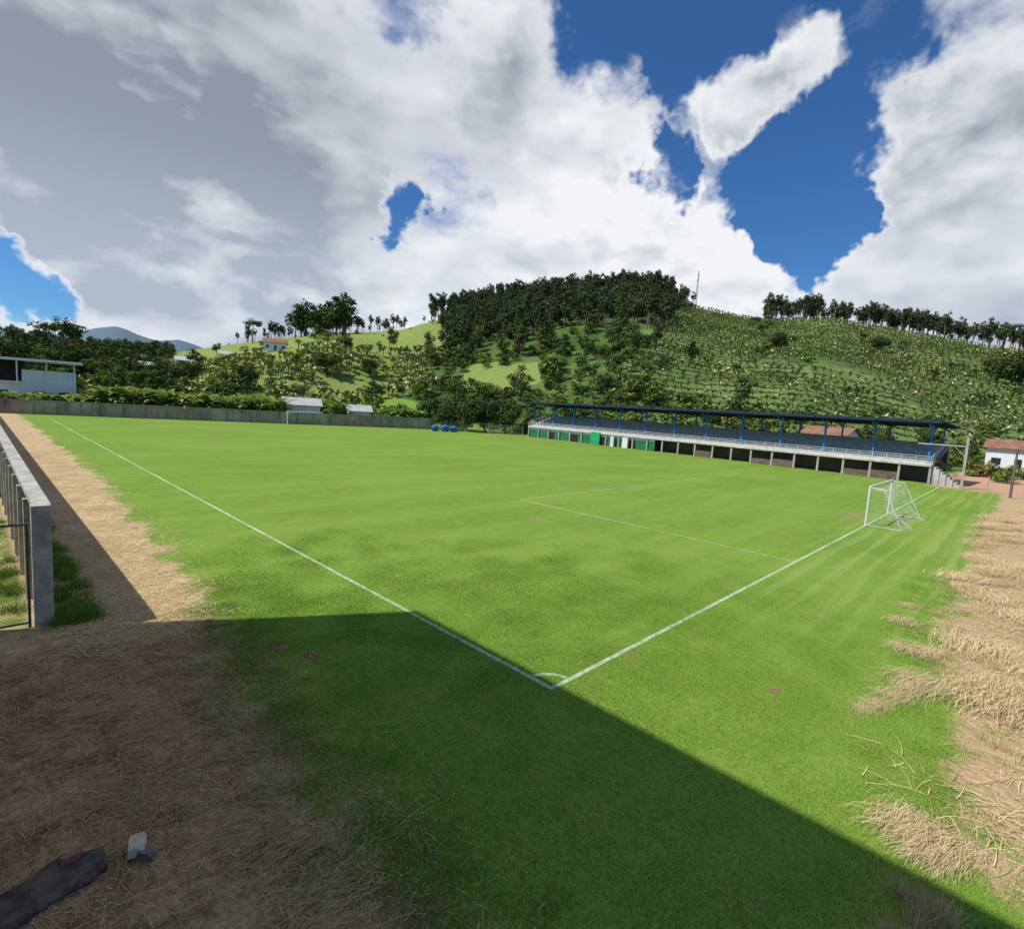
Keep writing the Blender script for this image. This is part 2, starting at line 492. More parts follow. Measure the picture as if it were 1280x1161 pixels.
far_trees = [tree_mesh('forest_tree_%d' % i, 10 + i, 10 + i % 3, 3.6 + .4 * (i % 2), 14, 40, .48, fol_forest, base=.22) for i in range(4)]
far_light = [tree_mesh('light_tree_%d' % i, 30 + i, 6.5, 3.1, 11, 34, .45, fol_light, base=.12) for i in range(3)]
euc = [tree_mesh('eucalyptus_%d' % i, 50 + i, 16, 2.4, 17, 30, .46, fol_euc, base=.36, trunk=.22, flat=1.1) for i in range(4)]
bush = [tree_mesh('bush_%d' % i, 70 + i, 2.6, 1.9, 8, 30, .28, fol_light, base=.0, trunk=.08) for i in range(2)]
bush += [tree_mesh('bush_dark', 75, 3.0, 2.2, 8, 30, .30, fol_forest, base=.0, trunk=.08)]
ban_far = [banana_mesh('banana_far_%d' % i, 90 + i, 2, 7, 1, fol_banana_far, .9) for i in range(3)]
ban_near = [banana_mesh('banana_near_%d' % i, 95 + i, 5, 9, 3) for i in range(3)]
near_tree = [tree_mesh('near_tree_%d' % i, 110 + i, 9, 4.2, 26, 120, .30, fol_forest, base=.12, trunk=.28) for i in range(3)]
near_lt = [tree_mesh('near_light_tree_%d' % i, 120 + i, 8, 3.6, 20, 110, .28, fol_light, base=.2, trunk=.22) for i in range(2)]
umbrella = tree_mesh('umbrella_tree', 140, 13, 5.2, 15, 90, .34, fol_forest, base=.68, trunk=.28, flat=.45)
red_shrub = tree_mesh('red_shrub', 141, 3.0, 2.4, 10, 70, .20, fol_red, base=.05, trunk=.08)
palms = [palm_mesh('palm_%d' % i, 130 + i, 7 + i) for i in range(2)]

def pol(az, r):
    a = math.radians(az); x = CX + r * math.sin(a); y = CY + r * math.cos(a); return x, y
def spot(az, r):
    x, y = pol(az, r); return (x, y, hgt(x, y))

houses_at = [(44.3, 112.5, 7), (55.5, 107, 6), (*pol(14.3, 300), 9), (*pol(21.5, 250), 9), (*pol(11.0, 235), 8), (*pol(17.5, 270), 8), (112, -6.0, 7), (100, 19, 6)]
def near_house(x, y, front=14):
    for (hx, hy, hr) in houses_at:
        dx, dy = x - hx, y - hy
        if math.hypot(dx, dy) < hr: return True
        # keep a clearing on the valley side of each house
        L = math.hypot(hx - 30, hy - 30); ux, uy = (30 - hx) / L, (30 - hy) / L
        al = dx * ux + dy * uy; pe = abs(dx * uy - dy * ux)
        if 0 < al < front and pe < hr * .7: return True
    return False

F = []; L = []; BU = []; BN = []; EU = []
rnd = random.Random(3)
def randpos(a0, a1, r0, r1):
    az = rnd.uniform(a0, a1); r = math.sqrt(rnd.uniform(r0 * r0, r1 * r1)); return az, r
for _ in range(9500):
    az, r = randpos(-25, 112, 118, 450)
    s, R, B = ridge(az); q = (r - B) / (R - B)
    if q < .0: continue
    x, y = pol(az, r); n = noise.noise(Vector((x * .02, y * .02, 0)))
    if near_house(x, y, 30): continue
    md = meadow(x, y)
    dens = 0; light = .12
    if 36 < az < 63.5 - 5 * (1 - q): dens = 1.0 if q > .38 + n * .25 else .30; light = .06 if q > .4 else .5
    elif az < 13: dens = .70; light = .5
    elif az < 36: dens = .13 if q < .6 else .05; light = .6
    elif az > 98: dens = .4
    else: dens = .012 if q < .9 else .015; light = .6
    if q > 1: dens = max(dens, .5) if 36 < az < 63.5 else (dens if az < 13 else 0)
    if md > .35: dens *= .10 if 13 < az < 37 else .05
    dens *= .8 + n
    if rnd.random() < dens:
        z = hgt(x, y) - .3
        k = .80 if (az < 14 and q > .5) else 1.0
        if 36 < az < 64 and q > .45 and rnd.random() < .62: EU.append((x, y, z, rnd.uniform(.60, 1.05), rnd.uniform(0, 6.28)))
        elif rnd.random() < light: L.append((x, y, z, k * rnd.uniform(.6, 1.2), rnd.uniform(0, 6.28)))
        else: F.append((x, y, z, k * rnd.uniform(.60, 1.15) * (1.0 if q > .3 else .8), rnd.uniform(0, 6.28)))
for _ in range(6500):
    az, r = randpos(-20, 105, 120, 430)
    s, R, B = ridge(az); q = (r - B) / (R - B)
    if q < -.05: continue
    x, y = pol(az, r)
    if near_house(x, y): continue
    d = .75 if q < .4 else .3
    if 13 < az < 37: d = .45 if q < .4 else .2
    if az > 60 and az < 98: d = .35 if q < .12 else .06
    if meadow(x, y) > .4: d *= .14
    if rnd.random() < d: BU.append((x, y, hgt(x, y) - .2, rnd.uniform(.5, 1.5), rnd.uniform(0, 6.28)))
r = 120
while r < 440:
    az = 56
    while az < 102:
        s, R, B = ridge(az); q = (r - B) / (R - B)
        lim = 62 + 4 * noise.noise(Vector((r * .02, 0, 5))) - (1 - q) * 6
        if .04 < q < .98 and az > lim:
            x, y = pol(az, r + rnd.uniform(-.5, .5) + 9 * noise.noise(Vector((az * .15, r * .008, 2))))
            nn = noise.noise(Vector((x * .025, y * .025, 9)))
            if rnd.random() < .93 and nn > -.55 and not near_house(x, y):
                BN.append((x, y, hgt(x, y) - .1, rnd.uniform(.58, .90), rnd.uniform(0, 6.28)))
        az += math.degrees(2.0 / r) * rnd.uniform(.8, 1.25)
    r += 4.9
for _ in range(1300):
    az, r = randpos(2, 40, 142, 240)
    x, y = pol(az, r)
    if noise.noise(Vector((x * .03, y * .03, 4))) > -.08 and not near_house(x, y, 30):
        BN.append((x, y, hgt(x, y) - .1, rnd.uniform(.9, 1.4), rnd.uniform(0, 6.28)))
for _ in range(300):
    az = rnd.uniform(70, 106); s, R, B = ridge(az)
    x, y = pol(az, R + rnd.uniform(0, 26)); EU.append((x, y, hgt(x, y) - .3, rnd.uniform(.75, 1.3), rnd.uniform(0, 6.28)))
for _ in range(190):
    az = rnd.uniform(36.5, 61); s, R, B = ridge(az)
    x, y = pol(az, R + rnd.uniform(-12, 14)); EU.append((x, y, hgt(x, y) - .3, rnd.uniform(.75, 1.25), rnd.uniform(0, 6.28)))
for _ in range(60):
    az = rnd.uniform(18, 36); s, R, B = ridge(az)
    x, y = pol(az, R + rnd.uniform(2, 20)); EU.append((x, y, hgt(x, y) - .3, rnd.uniform(.4, .8), rnd.uniform(0, 6.28)))
for _ in range(22):
    az = rnd.uniform(23.0, 28); s, R, B = ridge(az)
    x, y = pol(az, R - rnd.uniform(0, 20)); F.append((x, y, hgt(x, y) - .3, rnd.uniform(1.1, 2.0), rnd.uniform(0, 6.28)))
rnd.shuffle(EU)
instancer('hillside_forest', far_trees, F, 'forest_tree')
instancer('hillside_light_trees', far_light, L, 'light_tree')
instancer('hillside_bushes', bush, BU, 'bush')
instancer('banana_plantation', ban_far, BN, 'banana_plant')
instancer('ridge_eucalyptus_trees', euc, EU, 'eucalyptus_tree')

def wall_y(x): return 117 + (x + 7) / (66 + 7) * (92 - 117)
NB = []; NBU = []
for _ in range(300):
    x = rnd.uniform(8, 66); y = wall_y(x) + 2.5 + 18 * rnd.random() ** 1.3
    if near_house(x, y): continue
    NB.append((x, y, hgt(x, y) - .1, rnd.uniform(1.1, 1.8) * (1 if x < 55 else .8), rnd.uniform(0, 6.28)))
for _ in range(40):
    x = rnd.uniform(-6, 8); y = wall_y(x) + rnd.uniform(2, 7)
    NB.append((x, y, 0, rnd.uniform(.9, 1.2), rnd.uniform(0, 6.28)))
for _ in range(150):
    x = rnd.uniform(-25, 80); y = wall_y(x) + rnd.uniform(8, 32)
    if near_house(x, y): continue
    NBU.append((x, y, hgt(x, y) - .2, rnd.uniform(.7, 1.6), rnd.uniform(0, 6.28)))
for _ in range(160):
    y = rnd.uniform(-6, 92); x = rnd.uniform(88, 118) + y * .08
    if near_house(x, y): continue
    NBU.append((x, y, hgt(x, y) - .2, rnd.uniform(.5, 1.3), rnd.uniform(0, 6.28)))
for _ in range(120):
    y = rnd.uniform(0, 90); x = rnd.uniform(88, 112) + y * .08
    if near_house(x, y): continue
    NB.append((x, y, hgt(x, y) - .1, rnd.uniform(.8, 1.1), rnd.uniform(0, 6.28)))
for _ in range(110):
    x = rnd.uniform(98, 135); y = rnd.uniform(-30, 0)
    if near_house(x, y): continue
    NBU.append((x, y, hgt(x, y) - .2, rnd.uniform(.5, 1.2), rnd.uniform(0, 6.28)))
for _ in range(60):
    x = rnd.uniform(-14, -8.6); y = rnd.uniform(22, 112)
    NBU.append((x, y, -.1, rnd.uniform(.3, .75), rnd.uniform(0, 6.28)))
instancer('banana_grove', ban_near, NB, 'banana_plant')
instancer('undergrowth', bush, NBU, 'bush')

def put_tree(name, me, x, y, s):
    obj(name, me, (x, y, hgt(x, y) - .1), rnd.uniform(0, 6.28), s)
for (x, y, s) in [(67.5, 90, .72), (71, 86, .9), (75.5, 84, .9), (79, 81, .95), (73, 93, 1.05), (83, 86, 1.0), (69, 97, .9), (88, 77, .75)]:
    put_tree('broadleaf_tree', near_tree[rnd.randrange(3)], x, y, s)
for (az, r, s, k) in [(19, 175, .8, 0), (26.2, 200, 1.0, 1), (14, 180, 1.1, 1), (30.5, 205, .8, 0), (2.2, 185, 1.3, 0), (6.5, 190, 1.2, 2), (8.6, 185, 1.0, 1), (-1, 180, 1.3, 2),
                      (71.5, 250, .95, 0), (80, 128, .75, 1), (79.5, 300, 1.0, 1), (89, 255, 1.6, 0), (87.6, 262, 1.3, 1), (92, 240, 1.3, 1), (86.3, 140, .6, 1), (84, 140, .6, 0)]:
    x, y = pol(az, r); put_tree('broadleaf_tree', near_tree[k], x, y, s)
for (az, r, s) in [(8, 170, .9), (4, 200, 1.1), (31.5, 170, .6), (35.5, 165, .8), (44, 150, .8), (86.5, 118, .5), (83.6, 150, .6)]:
    x, y = pol(az, r); put_tree('light_green_tree', near_lt[rnd.randrange(2)], x, y, s)
for (az, r, s) in [(5.4, 205, 1.25), (19.5, 330, 1.0)]:
    x, y = pol(az, r); put_tree('umbrella_tree', umbrella, x, y, s)
for (az, r, s) in [(5.6, 160, 1.0), (8.6, 152, .85), (10.2, 158, 1.05), (7.5, 165, 1.1), (16, 160, .8), (1.0, 155, 1.2), (12.5, 170, .8)]:
    x, y = pol(az, r); put_tree('palm_tree', palms[rnd.randrange(2)], x, y, s)
put_tree('red_leaved_shrub', red_shrub, 98, -2.0, .8)
put_tree('red_leaved_shrub', red_shrub, 101, -4.6, .65)

# ------------------------------------------------------------------ boundary wall (far)
mb = MB()
Lw = math.hypot(73, 25); n = int(Lw / 3.2)
mb.box(0, Lw, -.09, .09, -.2, 2.35, 0)
mb.box(-.03, Lw + .03, -.13, .13, 2.353, 2.45, 1)
for i in range(n + 1):
    x = i * Lw / n
    mb.box(x - .12, x + .12, -.17, .17, -.2, 2.35 - .004, 1)
blockwall, t = newmat('block_wall')
P = t.n('ShaderNodeTexCoord').outputs['Object']
X, Y, Z = t.sep(P)
br = t.n('ShaderNodeTexBrick'); t.put(br.inputs['Vector'], t.comb(X, Z, 0.0))
br.inputs['Scale'].default_value = 1.0; br.inputs['Brick Width'].default_value = .4; br.inputs['Row Height'].default_value = .2
br.inputs['Mortar Size'].default_value = .012
br.inputs['Color1'].default_value = (.48, .37, .28, 1); br.inputs['Color2'].default_value = (.39, .30, .23, 1); br.inputs['Mortar'].default_value = (.2, .18, .15, 1)
st = t.noise(t.comb(t.m('MULTIPLY', X, 1.2), 0.0, t.m('MULTIPLY', Z, .3)), 1.0, 6, .7)
c = t.mix(t.mr(st, .40, .68, 0, .75), br.outputs[0], (.13, .11, .09))
c = t.mix(t.mr(t.noise(P, .25, 3), .5, .65, 0, .6), c, (.50, .43, .35))
t.out(c, .9, t.bump(br.outputs['Fac'], .4, .01))
mb.build('boundary_wall', [blockwall, weathered('wall_coping', (.22, .19, .16), (.38, .34, .29), .8, streak=True)], loc=(-7, 117, 0), rz=math.atan2(-25, 73))

# left side wall with pilasters
mb = MB()
Y0, Y1 = 10.0, 116.6
mb.box(-7.52, -7.40, Y0 + .3, Y1, -.2, 2.78, 0)
mb.box(-7.66, -7.32, Y0 + .24, Y1, 2.783, 2.96, 1)
y = Y0 + 2.4
while y < Y1:
    mb.box(-7.74, -7.523, y - .11, y + .11, -.2, 2.779, 1)
    y += 2.5
mb.box(-7.72, -7.36, Y0 - .12, Y0 + .235, -.2, 3.0, 1)
mb.build('concrete_perimeter_wall', [conc_dark, weathered('pale_concrete', (.30, .285, .26), (.50, .48, .44), 2.2)], bevel=.012)

# wire gate left of near post
mb = MB()
gx0, gx1, gyy, gt = -11.0, -7.80, 10.02, 2.55
mb.cyl((gx0, gyy, gt), (gx1 + .06, gyy, gt), .028, seg=8)
mb.cyl((gx0, gyy, .12), (gx1, gyy, .12), .028, seg=8)
for x in (gx0, gx1): mb.cyl((x, gyy, 0), (x, gyy, gt), .03, seg=8)
st = .085; Hh = gt - .12; Ww = gx1 - gx0
k = -int(Hh / st) - 1
while k * st < Ww:
    for sg in (0, 1):
        x0 = k * st
        a0 = max(0, -x0); a1 = min(Hh, Ww - x0)
        if a1 > a0:
            if sg == 0: p, q = (gx0 + x0 + a0, .12 + a0), (gx0 + x0 + a1, .12 + a1)
            else: p, q = (gx0 + x0 + a0, gt - a0), (gx0 + x0 + a1, gt - a1)
            mb.cyl((p[0], gyy + .006 * sg, p[1]), (q[0], gyy + .006 * sg, q[1]), .0038, seg=3, m=1, caps=False)
    k += 1
mb.build('wire_mesh_gate', [steel_dark, weathered('yellowed_wire', (.38, .33, .10), (.52, .46, .16), 5)])

# wire fence between wall corner and grandstand
mb = MB()
p0 = Vector((66.2, 91.8, 0)); p1 = Vector((76.6, 73.2, 0)); d = p1 - p0
for i in range(9):
    q = p0 + d * i / 8
    mb.cyl(q, q + Vector((0, 0, 2.2)), .05, seg=6)
for z in (.1, .7, 1.3, 1.7, 2.1): mb.cyl(p0 + Vector((0, 0, z)), p1 + Vector((0, 0, z)), .014, seg=4)
for i in range(110):
    q = p0 + d * i / 109
    mb.cyl(q + Vector((0, 0, .1)), q + Vector((0, 0, 2.1)), .008, seg=3, caps=False)
mb.build('wire_fence', [concrete])

# ------------------------------------------------------------------ field lines
mb = MB()
Wd, Ln = 68.5, 101.0; z = .005; w = .06
def strip(x0, x1, y0, y1, m=0): mb.poly([(x0, y0, z), (x1, y0, z), (x1, y1, z), (x0, y1, z)], m)
strip(-w, w, -w, Ln + w)
strip(w, Wd - w, -w, w); strip(w, Wd - w, Ln - w, Ln + w)
strip(Wd - w, Wd + w, -w, Ln + w)
gc0 = 34.3
for (ya, yb) in ((w, 16.9), (Ln - w, Ln - 16.5)):
    lo, hi = min(ya, yb), max(ya, yb)
    for sx in (gc0 - 17.6, gc0 + 20.1):
        strip(sx - w, sx + w, lo, hi, 1)
    strip(gc0 - 17.6 + w, gc0 + 20.1 - w, yb - w, yb + w, 1)
def arc(cx, cy, r, a0, a1, n=40):
    for i in range(n):
        a = a0 + (a1 - a0) * i / n; b = a0 + (a1 - a0) * (i + 1) / n
        mb.poly([(cx + (r - w) * math.cos(a), cy + (r - w) * math.sin(a), z + .002), (cx + (r + w) * math.cos(a), cy + (r + w) * math.sin(a), z + .002),
                 (cx + (r + w) * math.cos(b), cy + (r + w) * math.sin(b), z + .002), (cx + (r - w) * math.cos(b), cy + (r - w) * math.sin(b), z + .002)], 1)
arc(0, 0, .62, .12, math.pi / 2 - .12, 12)
def linemat(name, lo, hi):
    lm, t = newmat(name)
    P = t.pos(); g = grass_col(t, P, True)
    f = t.m('ADD', t.noise(P, 5, 5, .8), t.m('MULTIPLY', t.noise(P, .25, 3), .5))
    c = t.mix(t.mr(f, .60, .90, hi, lo), g, (.60, .66, .52))
    t.out_diffuse(c); return lm
mb.build('field_line_markings', [linemat('chalk_line', .15, .85), linemat('faded_chalk_line', .12, .62)])

# ------------------------------------------------------------------ goals
net_mat = weathered('white_net_cord', (.6, .6, .58), (.75, .75, .72), 3)
def goal(name, x0, x1, y, sg, netr=.004, pr=.06):
    e = empty(name, (x0, y, 0))
    W = x1 - x0
    mb = MB()
    for x in (0, W): mb.cyl((x, 0, -.1), (x, 0, 2.44), pr, seg=14)
    mb.cyl((-pr, 0, 2.44 + pr / 2), (W + pr, 0, 2.44 + pr / 2), pr, seg=14)
    mb.build('frame', [white_paint], e)
    mb = MB()
    for x in (0, W):
        mb.cyl((x, 0, 2.42), (x, sg * .75, 2.38), .025, seg=8); mb.cyl((x, sg * .75, 2.38), (x, sg * 1.9, .03), .022, seg=8)
        mb.cyl((x, 0, .04), (x, sg * 1.9, .04), .02, seg=8)
    mb.build('net_supports', [white_paint], e)
    mb = MB()
    def prof(u, f):
        sag = .30 * math.sin(math.pi * u) + .04 * math.sin(u * 23)
        if f < .25:
            g = f / .25; return Vector((u * W, sg * .75 * g, 2.40 - sag * g - .12 * math.sin(math.pi * g)))
        g = (f - .25) / .75
        yy = .75 + (1.15 + .35 * math.sin(u * 9)) * g - .35 * math.sin(math.pi * g)
        return Vector((u * W, sg * yy, max(.02, (2.38 - sag) * (1 - g) ** 1.15)))
    nu, nf = 36, 17
    for i in range(nu + 1):
        for k in range(nf):
            mb.cyl(prof(i / nu, k / nf), prof(i / nu, (k + 1) / nf), netr, seg=3, caps=False)
    for k in range(nf + 1):
        for i in range(nu):
            mb.cyl(prof(i / nu, k / nf), prof((i + 1) / nu, k / nf), netr, seg=3, caps=False)
    for u in (0, 1):
        for k in range(1, 12):
            zz = 2.4 * k / 12
            ymax = .75 + 1.15 * (1 - zz / 2.38)
            mb.cyl((u * W, 0, zz), (u * W, sg * ymax, zz - .04), netr, seg=3, caps=False)
        for k in range(1, 9):
            yy = 1.9 * k / 9
            ztop = 2.38 if yy < .75 else 2.38 * (1 - (yy - .75) / 1.15)
            mb.cyl((u * W, sg * yy, 0.02), (u * W, sg * yy, ztop), netr, seg=3, caps=False)
    mb.build('net', [net_mat], e)
goal('football_goal', 30.6, 37.92, 0, -1, .0035, .065)
goal('football_goal', 36.4, 43.72, 101, 1, .006, .11)

# ------------------------------------------------------------------ grandstand
gs = empty('grandstand', (71.05, 1.3, 0), -math.atan2(6, 73))
LEN = 70.7; DEP = 8.2
NR = 7; RI = .35
mb = MB()
for i in range(NR):
    v0 = .9 + i * 1.02; z1 = 2.3 + (i + 1) * RI
    mb.box(v0, v0 + 1.02 - .003 if i < NR - 1 else DEP, 0, LEN, z1 - .55, z1, 0)
mb.box(-.1, .897, -.1, LEN + .1, 2.05, 2.28, 0)
mb.build('concrete_tiers', [conc_old], gs)
TOP = 2.3 + NR * RI
mb = MB()
for yy in (-.16, LEN + .003):
    pts = [(.9, yy, 2.29), (.9, yy, 2.62), (DEP, yy, TOP + .1), (DEP, yy, 0), (DEP - .3, yy, 0), (DEP - .3, yy, TOP - .6)]
    mb.prism(pts, (0, .157, 0))
mb.box(DEP + .003, DEP + .16, 0, LEN, 0, TOP + .06)
mb.build('end_and_back_walls', [conc_dark], gs)
mb = MB()
n = int(LEN / 3.04)
for i in range(n + 1):
    y = i * LEN / n
    mb.box(.02, .26, y - .12, y + .12, 0, 2.046, 1)
mb.box(3.0, 3.15, 0, LEN, 0, 2.6, 0)
yy = 38.5
mb.box(.30, .42, yy, LEN, 0, 2.04, 2)
mb.box(.27, .297, yy, LEN, 1.55, 2.03, 3)
for y in (42.5, 49, 56.5, 63):
    mb.box(.26, .294, y, y + 1.6, .01, 1.5, 4)
mb.build('undercroft', [brick_mat, concrete, green_paint, white_paint, dark_void], gs)
mb = MB()
for i in (1, 2, 5, 6, 9):
    y = i * LEN / n
    mb.box(.06, .18, y + .13, y + LEN / n - .13, 0, 1.0 if i % 2 else .8, 0)
mb.box(-.35, .0, 50.4, 52.6, 0, 2.35, 1)
mb.box(-.40, -.005, 43.8, 45.0, 0, 1.9, 2)
mb.box(-.40, -.005, 47.0, 47.7, 0, 1.9, 2)
mb.build('gates_and_infill', [brick_mat, green_bright, white_paint], gs)
mb = MB()
nr = 47
for i in range(nr + 1):
    y = i * LEN / nr
    mb.cyl((0, y, 2.28), (0, y, 3.25), .028, seg=6)
for z_ in (2.5, 2.75, 3.0, 3.25): mb.cyl((0, 0, z_), (0, LEN, z_), .024, seg=6)
mb.box(-.05, .05, 0, LEN, 2.283, 2.42)
for yy in (0.0, LEN):
    mb.cyl((0, yy, 3.25), (DEP, yy, TOP + .95), .028, seg=6)
    for k in range(1, 8):
        v = k * DEP / 8; zb = 3.25 + (TOP + .95 - 3.25) * k / 8
        mb.cyl((v, yy, zb - .9), (v, yy, zb), .02, seg=5)
mb.build('front_railing', [white_paint], gs)
mb = MB(); nc_ = 13
for i in range(nc_):
    y = .5 + i * (LEN - 1) / (nc_ - 1)
    mb.box(.95, 1.19, y - .11, y + .11, 2.66, 7.0, 0)
    mb.box(7.6, 7.8, y - .1, y + .1, TOP + .003, 6.7, 0)
    mb.cyl((1.07, y, 5.6), (-.6, y, 7.1), .06, seg=6, m=0)
    mb.cyl((1.07, y, 5.6), (3.2, y, 6.95), .06, seg=6, m=0)
    for (za, zb) in ((7.10, 6.52), (7.42, 6.86)):
        mb.cyl((-1.0, y, za + .02), (9.2, y, zb), .05, seg=6, m=1)
    for k in range(12):
        a = -1 + k * .85
        zl = 7.12 - .057 * (a + 1); zu = 7.42 - .055 * (a + .425 + 1)
        mb.cyl((a, y, zl), (a + .425, y, zu), .03, seg=5, m=1); mb.cyl((a + .425, y, zu), (a + .85, y, zl - .05), .03, seg=5, m=1)
mb.build('steel_columns_and_trusses', [blue_paint, navy_sheet], gs)
mb = MB()
mb.prism([(-1.3, 0, 7.50), (-1.3, 0, 7.56), (9.4, 0, 6.96), (9.4, 0, 6.90)], (0, LEN + 1.6, 0))
for k in range(9):
    v = -1.1 + k * 1.3
    mb.box(v - .04, v + .04, .1, LEN + 1.4, 7.36 - .056 * (v + 1.3), 7.485 - .056 * (v + 1.3))
mb.box(-1.36, -1.303, 0, LEN + 1.6, 7.22, 7.58)
o = mb.build('roof', [navy_sheet], gs); o.location = (0, -.8, 0)
mb = MB()
for k in range(8):
    mb.box(.2, 1.6, -2.9 + k * .34, -.2, k * .26, k * .26 + .255, 0)
for v in (.15, 1.62):
    mb.cyl((v, -2.9, .9), (v, -.2, 3.1), .03, seg=6, m=1)
    for k in range(5): mb.cyl((v, -2.9 + k * .66, 0), (v, -2.9 + k * .66, .9 + k * .54), .022, seg=5, m=1)
mb.build('end_stairs', [conc_old, steel_dark], gs)

mb = MB()
mb.box(69.5, 69.74, -1.95, -1.71, -.1, 5.9, 0)
mb.box(69.45, 69.79, -2.0, -1.66, 5.9, 6.0, 0)
mb.box(69.55, 69.69, -1.70, 2.6, 4.7, 4.86, 0)
mb.cyl((69.62, -1.8, 3.6), (69.62, -.7, 4.7), .04, seg=6)
mb.build('gate_portal', [concrete], bevel=.01)
mb = MB(); mb.cyl((64.6, -6, -.2), (64.6, -6, 5.0), .12, .09, 10); mb.cyl((64.6, -6.5, 4.7), (64.6, -5.5, 4.7), .04, seg=6)
mb.build('utility_pole', [conc_dark])
mb = MB()
for i in range(9):
    yv = -4 - i * 3.0
    mb.cyl((70.5 + i * .3, yv, 0), (70.5 + i * .3, yv, 1.3), .06, seg=6)
for zz in (.4, .8, 1.2): mb.cyl((70.5, -4, zz), (72.9, -28, zz), .015, seg=4)
mb.build('low_wire_fence', [concrete])

# water tanks
tk = MB()
prof = [(.62, 0), (.78, .35), (.86, .95), (.88, 1.0), (.88, 1.06), (.82, 1.12), (.62, 1.28), (.25, 1.38), (.22, 1.44), (0.01, 1.46)]
sg_ = 20
for (r_, z_) in prof:
    for i in range(sg_): tk.v.append((r_ * math.cos(2 * math.pi * i / sg_), r_ * math.sin(2 * math.pi * i / sg_), z_))
for k in range(len(prof) - 1):
    for i in range(sg_):
        j = (i + 1) % sg_; tk.f.append((k * sg_ + i, k * sg_ + j, (k + 1) * sg_ + j, (k + 1) * sg_ + i)); tk.mi.append(0)
tkm = tk.mesh('water_tank', [tank_blue])
tkm.polygons.foreach_set('use_smooth', [True] * len(tkm.polygons))
for (x, y, s) in ((61.6, 85.2, .95), (63.6, 84.2, 1.05), (65.4, 83.4, .95)): obj('water_tank', tkm, (x, y, 0), rnd.random() * 6, s)

# ------------------------------------------------------------------ houses
def house(name, x, y, w, d, h, rh, wall, roofm, rz, z=None, nwin=3):
    z = hgt(x, y) if z is None else z
    e = empty(name, (x, y, z), rz)
    mb = MB(); mb.box(-w / 2, w / 2, -d / 2, d / 2, -3, h)
    mb.prism([(-w / 2, -d / 2, h), (-w / 2, d / 2, h), (-w / 2, 0, h + rh)], (w, 0, 0))
    mb.build('walls', [wall], e)
    mb = MB(); ov = .5
    sl = rh / (d / 2)
    for s_ in (-1, 1):
        y1 = s_ * (d / 2 + ov); z1 = h - ov * sl + .03
        mb.prism([(-w / 2 - ov, 0, h + rh + .03), (-w / 2 - ov, y1, z1), (-w / 2 - ov, y1, z1 + .12), (-w / 2 - ov, 0, h + rh + .15)], (w + 2 * ov, 0, 0))
    mb.build('roof', [roofm], e)
    mb = MB()
    for i in range(nwin):
        xx = -w / 2 + (i + .5) * w / nwin
        for s_ in (-1, 1):
            ya, yb = sorted((s_ * (d / 2 + .004), s_ * (d / 2 + .05)))
            if i == nwin // 2: mb.box(xx - .45, xx + .45, ya, yb, 0, 2.1, 0)
            else: mb.box(xx - .6, xx + .6, ya, yb, 1.0, 2.1, 0); mb.box(xx - .7, xx + .7, ya, yb, .9, .995, 1)
    mb.build('windows_and_door', [glass, white_paint], e)
    return e
white_wall = weathered('whitewash', (.80, .80, .80), (.88, .88, .87), .8, streak=True)
house('small_white_house', 44.3, 112.5, 7.5, 5, 3.9, 1.4, white_wall, roof_grey, -.33, 0)
house('small_white_house', 55.5, 107, 5.0, 4, 3.2, 1.2, white_wall, roof_grey, -.33, 0)
x, y = pol(14.3, 300); house('hillside_house', x, y, 11, 8, 3.6, 1.8, cream, roof_grey, -.2)
x, y = pol(21.5, 250); house('hillside_house', x, y, 9, 6, 3.4, 1.6, white_wall, tile_red, -.4)
x, y = pol(11.0, 235); house('hillside_house', x, y, 9, 6, 3.6, 1.4, white_wall, roof_grey, -.2)
x, y = pol(17.5, 270); house('hillside_house', x, y, 7, 5, 3.2, 1.3, cream, roof_grey, -.3)
house('red_roof_house', 100, 19, 7, 6, 4.8, 1.2, white_wall, tile_red, 1.45, 0)
house('white_house', 112, -6.0, 8, 6, 3.8, 1.2, white_wall, tile_red, 1.5, .6)

# white building behind the far left corner
mb = MB()
mb.box(-6, 6.5, 0, 8, -1, 5.4, 0)
mb.box(-6, -1.2, 2.5, 8, 5.403, 9.2, 3)  # near-black block, its colour stands in for shade in the open terrace
mb.box(-1.2 + .003, 6.5, .5, 8, 5.403, 7.6, 0)
mb.box(-8.8, 7.6, -1.6, 8.8, 9.203, 9.6, 0)
for (x0, z0) in ((-4.6, 2.6), (.2, 2.6), (4.0, 2.6)):
    mb.box(x0, x0 + 1.5, -.05, -.003, z0, z0 + 1.1, 1)
for i in range(4): mb.cyl((-5.8 + i * 4.05, -.6 if i < 2 else .2, 5.4), (-5.8 + i * 4.05, -.6 if i < 2 else .2, 9.2), .12, seg=8)
for z_ in (5.9, 6.4): mb.cyl((-6, -.6, z_), (-1.3, -.6, z_), .03, seg=5, m=2)
mb.box(-6, -1.2, -.9, -.003, 5.15, 5.4, 0)
mb.build('white_two_storey_building', [white_wall, glass, steel_dark, dark_void], loc=(-.6, 127, 0), rz=-.12)

